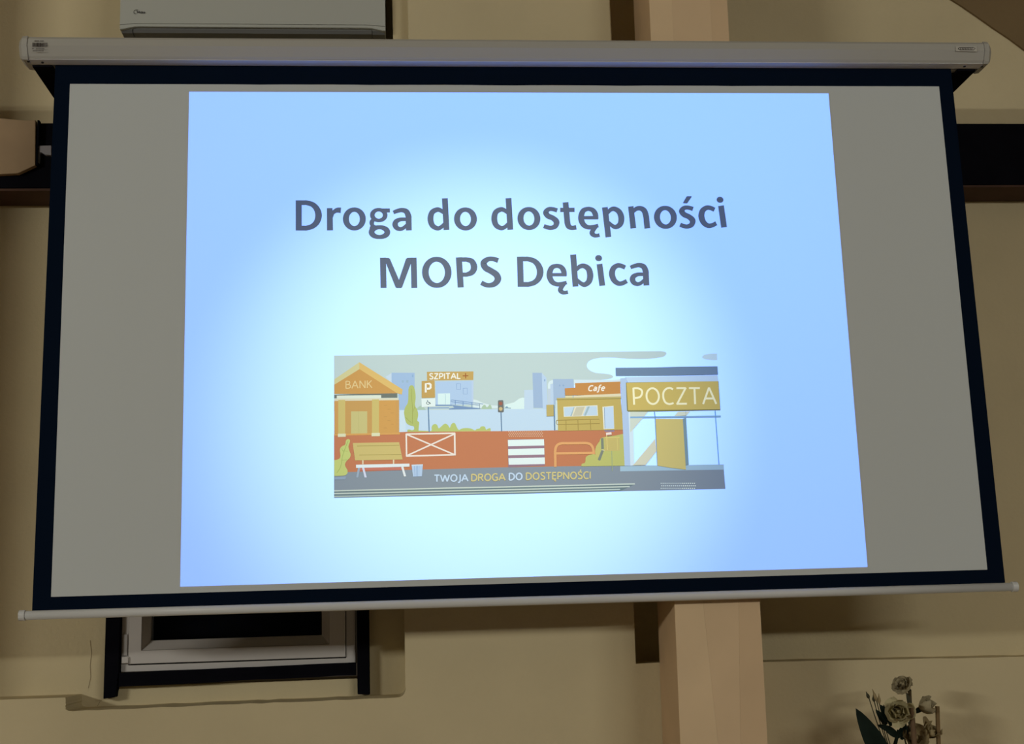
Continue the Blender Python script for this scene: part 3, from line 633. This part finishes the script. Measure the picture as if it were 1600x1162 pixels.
layer('litter_bin', [(cC([(1190, 612), (1355, 605), (1340, 780), (1212, 786)]), (190, 214, 246)), (cC([(1190, 612), (1355, 605), (1354, 622), (1192, 630)]), (214, 232, 250)), (cC([(1232, 628), (1240, 780)]), (150, 175, 215), 0.8), (cC([(1270, 626), (1270, 780)]), (110, 140, 185), 0.9), (cC([(1300, 624), (1295, 778)]), (165, 190, 225), 0.7)])
layer('potted_plant', [(cC([(66, 795), (242, 783), (225, 825), (66, 830)]), (152, 166, 186)),
    (curve_pts(cC([(66, 545), (100, 540), (145, 520), (157, 480), (150, 390), (180, 345), (225, 320), (237, 265), (262, 240), (293, 250), (294, 285), (274, 345), (288, 410), (306, 465), (290, 515), (245, 560), (224, 605), (236, 650), (260, 690), (256, 740), (210, 768), (66, 776)])), (201, 206, 122)),
    (curve_pts(cC([(272, 265), (235, 350), (190, 480), (160, 640), (105, 730)])), (158, 172, 88), 0.7), (cC([(192, 410), (265, 415)]), (158, 172, 88), 0.5), (cC([(170, 545), (250, 540)]), (158, 172, 88), 0.5), (cC([(175, 375), (200, 420)]), (158, 172, 88), 0.5)])
def caf(F): write(F, 'Cafe', 918.6, 610.6, 944.2, 610.0, 8.4, 1.9, ink((252, 244, 232), 935, 605), .13, 0.24)
layer('cafe', [(cE([(730, 545), (760, 535), (762, 930), (730, 930)]), (214, 232, 236)), ([(870.5, 624.2), (970, 622.2), (974, 671.2), (872, 673)], (201, 174, 98)),
    ([(898.8, 598.4), (969.2, 596), (970, 616.5), (883, 617.5), (882.5, 606.4), (898.8, 605.4)], (205, 142, 78)), caf,
    ([(896, 618), (970.2, 614.6), (970.4, 619.6), (896.5, 621)], (236, 226, 194)), (cE([(855, 482), (950, 479), (950, 506), (855, 508)]), (228, 214, 170)), ([(870, 621.5), (970.5, 619.2), (970.6, 623), (870, 624.5)], (196, 176, 112)), ([(870, 624.3), (970.6, 622.6)], (150, 132, 66), 0.9),
    (cE([(832, 626), (1274, 604), (1282, 742), (838, 754)]), (236, 238, 224)), (cE([(842, 634), (1264, 616), (1272, 734), (846, 746)]), (203, 224, 244)), (cE([(968, 630), (1128, 622), (1082, 742), (920, 748)]), (170, 188, 196)), (cE([(978, 629), (1130, 622), (1080, 742), (940, 747)]), (240, 232, 206)), (cE([(1000, 628), (1110, 623), (1065, 743), (955, 746)]), (208, 198, 172)), (cE([(1148, 622), (1175, 620), (1125, 740), (1098, 742)]), (168, 186, 192)),
    (cE([(1338, 626), (1482, 612), (1492, 912), (1354, 916)]), (240, 240, 226)), (cE([(1364, 632), (1480, 622), (1490, 906), (1370, 909)]), (205, 226, 252)), (cE([(1364, 632), (1372, 909)]), (130, 155, 190), 0.9),
    (cE([(745, 800), (1298, 786), (1304, 842), (750, 856), (738, 830), (745, 800)]), (166, 140, 74), 1.1), (cE([(866, 800), (868, 928)]), (166, 140, 74), 1.0), (cE([(1020, 796), (1024, 928)]), (166, 140, 74), 1.0), (cE([(1182, 792), (1187, 924)]), (166, 140, 74), 1.0)])
layer('hanging_sign', [(cE([(711, 600), (720, 928)]), (98, 122, 152), 1.4), (cE([(612, 600), (705, 598), (708, 746), (616, 749)]), (197, 174, 108))])
layer('bike_rack', [(curve_pts(cF([(728, 658), (727, 560), (726, 450), (745, 385), (800, 354), (900, 352), (1000, 350), (1130, 350), (1190, 372), (1220, 430), (1228, 510)])), (232, 168, 108), 4.0), (cF([(728, 483), (1222, 476)]), (232, 168, 108), 3.6)])
layer('hedge', [(curve_pts([(908.5, 728.3), (909, 724.5), (914, 722.5), (915.5, 714), (921, 710.5), (928, 709.3), (933.5, 711), (931, 699), (936, 691), (939, 684.5), (948, 682), (960, 680.5), (974, 677.5)]) + [(976, 727.3)], (196, 192, 112)),
    (curve_pts(cH([(5, 560), (0, 480), (20, 420), (55, 385), (55, 500), (40, 560)])), (206, 190, 112))])
layer('intercom_post', [(cH([(196, 488), (203, 728)]), (165, 172, 130), 1.2), (cH([(110, 326), (290, 330), (292, 486), (112, 490)]), (206, 184, 112)), (cH([(112, 326), (292, 322), (292, 332), (112, 336)]), (226, 202, 124)), (cH([(136, 300), (146, 480)]), (228, 206, 126), 1.2), (cH([(262, 340), (266, 480)]), (218, 200, 120), 1.0), (cH([(145, 318), (198, 308)]), (140, 130, 95), 1.2),
    (cH([(128, 274), (192, 266), (196, 294), (130, 302)]), (252, 236, 228)), (cH([(68, 345), (80, 335), (98, 338), (104, 465), (72, 470)]), (134, 136, 118)), (cH([(74, 480), (104, 487), (62, 600), (48, 606), (30, 592)]), (134, 136, 122)), (cH([(78, 476), (112, 484)]), (216, 200, 170), 1.0)])
def pcz(F): write(F, 'POCZTA', 989.4, 632.1, 1119.2, 630.9, 26.4, 3.0, ink((240, 236, 205), 1050, 618), .135, 0.0, 25.6, 0.045)
layer('post_office', [([(977, 589), (1121, 586), (1122.5, 596), (982, 600)], (188, 212, 246)), ([(969.5, 591), (979, 590), (984, 642), (988, 727.5), (976, 727.5)], (190, 213, 246)), ([(982, 642), (988.5, 642), (991, 727), (985, 727)], (206, 226, 250)),
    (cG([(243, 262), (700, 258), (1000, 250), (1455, 245), (1462, 343), (1000, 352), (700, 355), (247, 358)]), (110, 128, 158)),
    (cG([(415, 785), (628, 785), (560, 870), (425, 1025), (415, 1025)]), (200, 206, 200)), (cH([(714, 345), (730, 492), (600, 658), (448, 660)]), (206, 202, 186)), (cG([(985, 785), (1130, 780), (1085, 832), (940, 838)]), (205, 208, 196)),
    (cG([(415, 842), (1090, 836), (1495, 830), (1495, 851), (1090, 856), (415, 863)]), (132, 166, 210)),
    (cG([(706, 785), (714, 865)]), (92, 130, 180), 1.0), (cG([(1078, 780), (1082, 840)]), (150, 165, 180), 0.8), (cH([(1428, 10), (1474, 650)]), (88, 130, 188), 1.0), (cH([(714, 100), (742, 662)]), (110, 142, 178), 0.9),
    (cH([(1040, 106), (1082, 96), (1114, 652), (1078, 660)]), (120, 142, 158)), (cH([(720, 106), (1043, 108), (1080, 712), (900, 690), (742, 664)]), (199, 180, 116)),
    (cG([(365, 437), (1468, 422), (1491, 766), (395, 786), (378, 775)]), (128, 122, 78)), (cG([(372, 440), (1464, 423), (1487, 755), (392, 768)]), (196, 171, 98)), pcz])
def tw(F):
    wm, gm = ink((205, 226, 252), 740, 746), ink((214, 196, 136), 800, 746)
    write(F, 'TWOJA', 678.6, 752.6, 731.2, 751.6, 10.6, 2.25, wm, .12)
    write(F, 'DROGA', 736.4, 751.5, 789.3, 750.3, 10.8, 2.25, gm, .12)
    write(F, 'DO', 795.2, 750.0, 816.2, 749.5, 10.8, 2.35, wm, .12)
    write(F, 'DOSTĘPNOŚCI', 821.8, 749.4, 922.8, 747.6, 10.9, 2.25, gm, .12)
layer('caption', [tw])
# ------------------------------------------------------------------ projector hung from the ceiling (source of the beam)
pj = tag(empty('projector', tuple(LENS)), 'ceiling projector facing the screen, outside the picture', 'projector')
MP = mat('projector_grey', (0.25, 0.25, 0.25), 0.5, 0.3)
py = LENS.y + 0.10
def through(x, z): t = (py-LENS.y)/(0-LENS.y); return (LENS.x+(x-LENS.x)*t, LENS.z+(z-LENS.z)*t)
(gx0, gz0), (gx1, gz1) = through(SX0, SZ0), through(SX1, SZ1)
b = MB(); X0, X1, Z0, Z1 = LENS.x-0.17, LENS.x+0.17, LENS.z-0.09, LENS.z+0.07
for q in ((X0, gx0, Z0, Z1), (gx1, X1, Z0, Z1), (gx0, gx1, Z0, gz0), (gx0, gx1, gz1, Z1)): b.box(q[0], q[1], py, py+0.0005, q[2], q[3])
b.build('aperture_plate', M_dark, pj)
b = MB(); b.box(X0-.01, X0, py-.30, py+.0005, Z0, Z1); b.box(X1, X1+.01, py-.30, py+.0005, Z0, Z1); b.box(X0-.01, X1+.01, py-.30, py+.0005, Z1, Z1+.01); b.box(X0-.01, X1+.01, py-.30, py+.0005, Z0-.01, Z0); b.box(X0-.01, X1+.01, py-.31, py-.30, Z0-.01, Z1+.01)
b.build('casing', MP, pj)
b = MB(); b.tube([(LENS.x, LENS.y-.05, Z1+.01), (LENS.x, LENS.y-.05, 4.2)], 0.02, 12); b.build('ceiling_pole', MP, pj)

# ------------------------------------------------------------------ flowers at the lower right
YF = 0.10
tb = tag(empty('side_table', (1.0, 0.1, 0)), 'small dark side table below the picture carrying the vase', 'table')
Box('table_top', 0.72, 1.28, -0.14, 0.26, 0.77, 0.80, M_woodside, tb, bevel=0.003)
for x in (0.75, 1.21):
    for y in (-0.11, 0.19): Box('leg', x, x+.04, y, y+.04, 0, 0.7695, M_woodside, tb)
va = tag(empty('vase', (1.0, YF, 0.80)), 'white vase on the side table holding the flowers', 'vase')
b = MB(); b.lathe([(0.0, 0.801), (0.05, 0.801), (0.062, 0.86), (0.055, 0.98), (0.038, 1.05), (0.045, 1.09), (0.041, 1.09), (0.034, 1.05), (0.050, 0.98), (0.056, 0.86), (0.0, 0.81)], 1.0, YF)
b.build('body', mat('vase_glaze', (0.7, 0.7, 0.68), 0.3, 0.5), va, smooth=True)
MOUTH = Vector((1.0, YF, 1.03))
M_leaf = mat('dark_green_leaf', (0.010, 0.018, 0.013), 0.65, 0.08, 0.25, 30)
M_stem = mat('brown_green_stem', (0.10, 0.075, 0.035), 0.7, 0.2)
M_thin = mat('dark_stem', (0.055, 0.052, 0.03), 0.7, 0.2)
M_reed = mat('tan_reed', (0.205, 0.135, 0.06), 0.7, 0.2, 0.15, 20)
M_cream = mat('cream_petal', (0.56, 0.50, 0.29), 0.7, 0.2, 0.10, 40)
M_cream2 = mat('faded_cream_petal', (0.42, 0.36, 0.22), 0.7, 0.2, 0.12, 40)
M_tan = mat('tan_petal', (0.34, 0.26, 0.13), 0.7, 0.2, 0.15, 40)
def leaf_mesh(b, base, tip, width, bend, m, n=10, nor=Vector((0, -1, 0)), fold=0.25):
    base, tip = Vector(base), Vector(tip); ax = tip-base; side = ax.cross(nor).normalized(); nn_ = side.cross(ax).normalized()
    vs = []
    for i in range(n+1):
        t = i/n; wv = width*(math.sin(math.pi*min(1, 0.12+0.88*t))**0.75)*(1 if t < 1 else 0.02)
        c = base + ax*t + nn_*bend*math.sin(math.pi*t)
        for s in (-1, -0.5, 0, 0.5, 1): vs.append(c + side*wv*s*0.5 + nn_*abs(s)*wv*fold*0.5)
    k = 5; fs = [(i*k+j, i*k+j+1, (i+1)*k+j+1, (i+1)*k+j) for i in range(n) for j in range(4)]
    # thin second skin so the leaf has thickness
    off = len(vs); vs += [v - nn_*0.0006 for v in vs[:]]
    fs += [tuple(off+q for q in reversed(f)) for f in fs]
    b.add(vs, fs, m)
def petal(b, c, direction, up, size, cup, m, n=5):
    d = Vector(direction).normalized(); s = d.cross(Vector(up)).normalized(); u = s.cross(d).normalized(); vs = []
    ruf = random.uniform(0, 6)
    for i in range(n+1):
        t = i/n; wv = size*0.95*math.sin(math.pi*(0.10+0.62*t))
        for j in range(5):
            q = (j-2)/2
            vs.append(Vector(c) + d*size*(t - 0.10*q*q*t) + s*wv*q*0.5 + u*(cup*size*(t*t) + cup*size*0.5*q*q*t + 0.13*size*t*t*math.sin(ruf+q*5)))
    b.add(vs, [(i*5+j, i*5+j+1, (i+1)*5+j+1, (i+1)*5+j) for i in range(n) for j in range(4)], m)
def bloom(name, root, c, axis, r, rings, m, part='petals'):
    """rosette: rings of (count, size factor, tilt, cup)"""
    axis = Vector(axis).normalized(); a = axis.orthogonal().normalized(); bb_ = axis.cross(a)
    b = MB()
    for n, sf, tilt, cup in rings:
        o = random.uniform(0, 6)
        for k in range(n):
            th = o + 2*math.pi*k/n + jit(.15); rad = a*math.cos(th) + bb_*math.sin(th)
            d = rad*math.cos(tilt) + axis*math.sin(tilt)
            petal(b, Vector(c)+rad*r*0.05, d, axis if tilt < 1.2 else -rad, r*sf*(1+jit(.2)), cup+jit(.12), m)
    hc = Vector(c) + axis*r*0.30; n0 = len(b.v)
    ring = []
    for i in range(6):
        t = math.pi*i/5
        for k in range(9):
            th = 2*math.pi*k/9; q = 1+0.18*math.sin(3*th+2*t)
            ring.append(hc + axis*r*0.42*-math.cos(t) + (a*math.cos(th)+bb_*math.sin(th))*r*0.24*math.sin(t)*q)
    b.add(ring, [(i*9+k, i*9+(k+1) % 9, (i+1)*9+(k+1) % 9, (i+1)*9+k) for i in range(5) for k in range(9)], m)
    return b.build(part, m, root, smooth=True, recalc=False)
def stem(root, top, foot, rad, m=None, name='stem', bow=0.012):
    top, foot = Vector(top), Vector(foot); b = MB(); pts = []
    for i in range(9):
        t = i/8; pts.append(foot.lerp(top, t) + Vector((bow*math.sin(math.pi*t), 0, 0)))
    b.tube(pts, rad, 7); return b.build(name, m or M_thin, root, smooth=True)
def P(px, py, y=YF): return at(px, py, y)
def foot(dx=0, dy=0): return MOUTH + Vector((dx, dy, 0))
ROSE = [(7, 1.0, 0.10, 0.25), (6, 0.95, 0.45, 0.45), (6, 0.85, 0.8, 0.5), (5, 0.80, 1.05, 0.35), (5, 0.72, 1.25, 0.15), (4, 0.62, 1.42, 0.05)]
def flower(name, label, c, axis, r, rings, m, stem_r=0.0022, sm=None, fx=0.0, bow=0.01):
    root = tag(empty(name, tuple(c)), label, 'flower', 'flowers in the arrangement at lower right')
    bloom(name, root, c, axis, r, rings, m)
    ax = Vector(axis).normalized(); calyx = Vector(c) - ax*r*0.12
    b = MB(); b.tube([calyx + ax*r*0.25, calyx, calyx - ax*r*0.45, calyx-ax*r*0.9], [r*0.20, r*0.21, r*0.11, stem_r], 8); b.build('calyx', M_leaf, root, smooth=True)
    stem(root, calyx - ax*r*0.85, foot(fx, jit(.012)), stem_r, sm, bow=bow); return root
rose = flower('rose', 'large open cream rose above the dark leaves, fullest of the blooms', P(1403, 1114, 0.06), (-0.30, -0.9, 0.25), 0.038, ROSE, M_cream, fx=-0.008)
b = MB()
for px, py, tx, ty, w_ in ((1392, 1128, 1374, 1100, .022), (1385, 1132, 1368, 1108, .018), (1398, 1142, 1370, 1132, .016), (1402, 1150, 1380, 1134, .02), (1402, 1152, 1416, 1128, .018), (1408, 1155, 1418, 1134, .014), (1392, 1134, 1380, 1100, .014)):
    leaf_mesh(b, P(px, py, 0.08), P(tx, ty, 0.075), w_, 0.004, M_leaf, 7)
b.tube([P(1404, 1140, .08), P(1398, 1165, .085), foot(-.01)], [0.004, 0.006, 0.004], 8)
b.build('leaves', M_leaf, rose, recalc=False)
top = flower('carnation', 'small faded cream bloom on the tallest thick stem', P(1413, 1071, 0.08), (-0.62, -0.45, 0.45), 0.027, [(8, 1.0, 0.05, 0.15), (7, 0.95, 0.6, 0.2), (6, 0.9, 1.0, 0.1), (5, 0.8, 1.3, 0.05)], M_cream2, 0.0048, M_stem, fx=0.004, bow=-0.004)
b = MB(); leaf_mesh(b, P(1424, 1112, 0.075), P(1416, 1080, 0.075), 0.012, 0.002, M_leaf, 6); leaf_mesh(b, P(1426, 1150, 0.075), P(1414, 1095, 0.075), 0.011, 0.002, M_leaf, 6); b.build('leaves', M_thin, top, recalc=False)
flower('lisianthus', 'pale cup-shaped bloom facing right beside the thick stem', P(1437, 1108, 0.09), (0.72, -0.45, 0.45), 0.034, [(6, 1.0, 0.55, 0.4), (5, 0.95, 0.95, 0.35), (4, 0.7, 1.3, 0.2)], M_cream2, fx=0.008)
flower('lisianthus', 'low tan bloom half hidden behind the thick stem', P(1428, 1155, 0.085), (-0.05, -0.85, 0.35), 0.036, [(8, 1.0, 0.35, 0.35), (6, 0.85, 0.8, 0.3), (4, 0.6, 1.25, 0.1)], M_tan, fx=0.002)
flower('lisianthus', 'low creamy bloom against the thin reed at right', P(1449, 1150, 0.095), (0.35, -0.6, 0.6), 0.032, [(6, 1.0, 0.6, 0.4), (5, 0.85, 0.9, 0.3), (4, 0.6, 1.3, 0.1)], mat('warm_petal', (0.44, 0.36, 0.19), 0.7, 0.2, 0.15, 40), fx=0.012)
def bud(label, tip, base, m=M_thin):
    root = tag(empty('flower_bud', tuple(base)), label, 'flower bud', 'buds in the arrangement at lower right')
    tip, base = Vector(tip), Vector(base); ax = tip-base
    b = MB(); b.tube([base, base+ax*.25, base+ax*.5, base+ax*.75, tip], [0.0020, 0.0046, 0.0040, 0.0018, 0.0005], 8); b.build('bud', m, root, smooth=True)
    stem(root, base+ax*0.05, foot(-0.012, jit(.01)), [0.0013]*9, M_thin, bow=-0.010)
bud('leftmost slim dark bud on a thin bent stem', P(1353, 1080, .07), P(1358, 1091, .07))
bud('long pale slender bud, second from the left', P(1363, 1076, .072), P(1370, 1095, .072), M_tan)
bud('short bud close above the dark leaves', P(1373, 1083, .074), P(1374, 1099, .074), M_tan)
bud('small dark bud between the slender bud and the stem at left', P(1364, 1085, .076), P(1366, 1096, .076))
dl = tag(empty('leaf_blade', tuple(foot(-.02))), 'long pointed dark green leaf left of the flowers', 'leaf')
b = MB(); leaf_mesh(b, P(1400, 1225, .05), P(1337, 1106, .05), 0.056, 0.006, M_leaf, 14, fold=0.18); b.build('blade', M_leaf, dl, recalc=False)
stem(dl, P(1400, 1224, .05), foot(-.02), 0.003, M_leaf)
rt = tag(empty('reed_stick', tuple(foot(.02))), 'thin tan reed stick standing right of the flowers', 'stick')
b = MB(); b.box(-0.0044, 0.0044, -0.004, 0.004, 0, (P(1465, 1103, .08)-P(1468, 1300, .08)).length)
o = b.build('stick', M_reed, rt); 
d = (P(1464.5, 1103, .08)-P(1470, 1260, .08)).normalized(); bs = P(1470, 1260, .08)
o.parent = rt; o.matrix_parent_inverse = Matrix.Identity(4); rt.location = (0, 0, 0); 
o.matrix_world = Matrix.Translation(P(1464.5, 1103, .08) - d*0.30) @ Vector((0, 0, 1)).rotation_difference(d).to_matrix().to_4x4()
o.data.transform(Matrix.Scale(0.30/(P(1465, 1103, .08)-P(1468, 1300, .08)).length, 4, Vector((0, 0, 1))))
rt2 = tag(empty('reed_stick', (0, 0, 0)), 'thicker brown reed stick rising in front of the flowers', 'stick')
d = (P(1424, 1108, .04)-P(1431, 1200, .04)).normalized()
b = MB(); b.tube([P(1424.5, 1106, .04) - d*0.26, P(1424.5, 1106, .04)], [0.0082, 0.0062], 10); b.build('stick', mat('brown_reed', (0.17, 0.108, 0.06), 0.7, 0.2, 0.15, 20), rt2)
sl = tag(empty('leaf_blade', tuple(P(1447, 1125, .1))), 'small faded leaf hanging below the cup-shaped bloom', 'leaf')
b = MB(); leaf_mesh(b, P(1444, 1119, .09), P(1449, 1139, .09), 0.016, 0.003, M_cream2, 6); b.build('blade', M_tan, sl, recalc=False)
stem(sl, P(1444, 1119, .09), foot(.01), 0.0009, M_thin, bow=0.0)

# maker's mark on the air conditioner: a ring and small grey letters
K['M'] = (.8, [[(.05, 0), (.05, 1)], [(.05, 1), (.4, .2)], [(.4, .2), (.75, 1)], [(.75, 1), (.75, 0)]])
K['i'] = (.1, [[(.05, 0), (.05, .66)], [(.05, .85), (.05, 1)]]); K['d'] = (.5, [[(.45, 0), (.45, 1)], 'o', (.25, .33, .2, .3)])
F = Flat(0.2365); gm = mat('grey_logo', (0.10, 0.10, 0.10), 0.6, 0.2)
F.quads(ribbon(catmull([(216, 15.6, .8), (211.5, 15.6, .8), (209, 18, .8), (210, 21, .8), (213, 21.6, .8)])), gm); F.quads(ribbon(catmull([(213, 17, .8), (215.5, 18, .8), (214, 20.5, .8)])), gm)
write(F, 'Midea', 214.5, 20.6, 226.5, 20.8, 3.4, 0.75, gm, .12)
F.build('logo', ac)
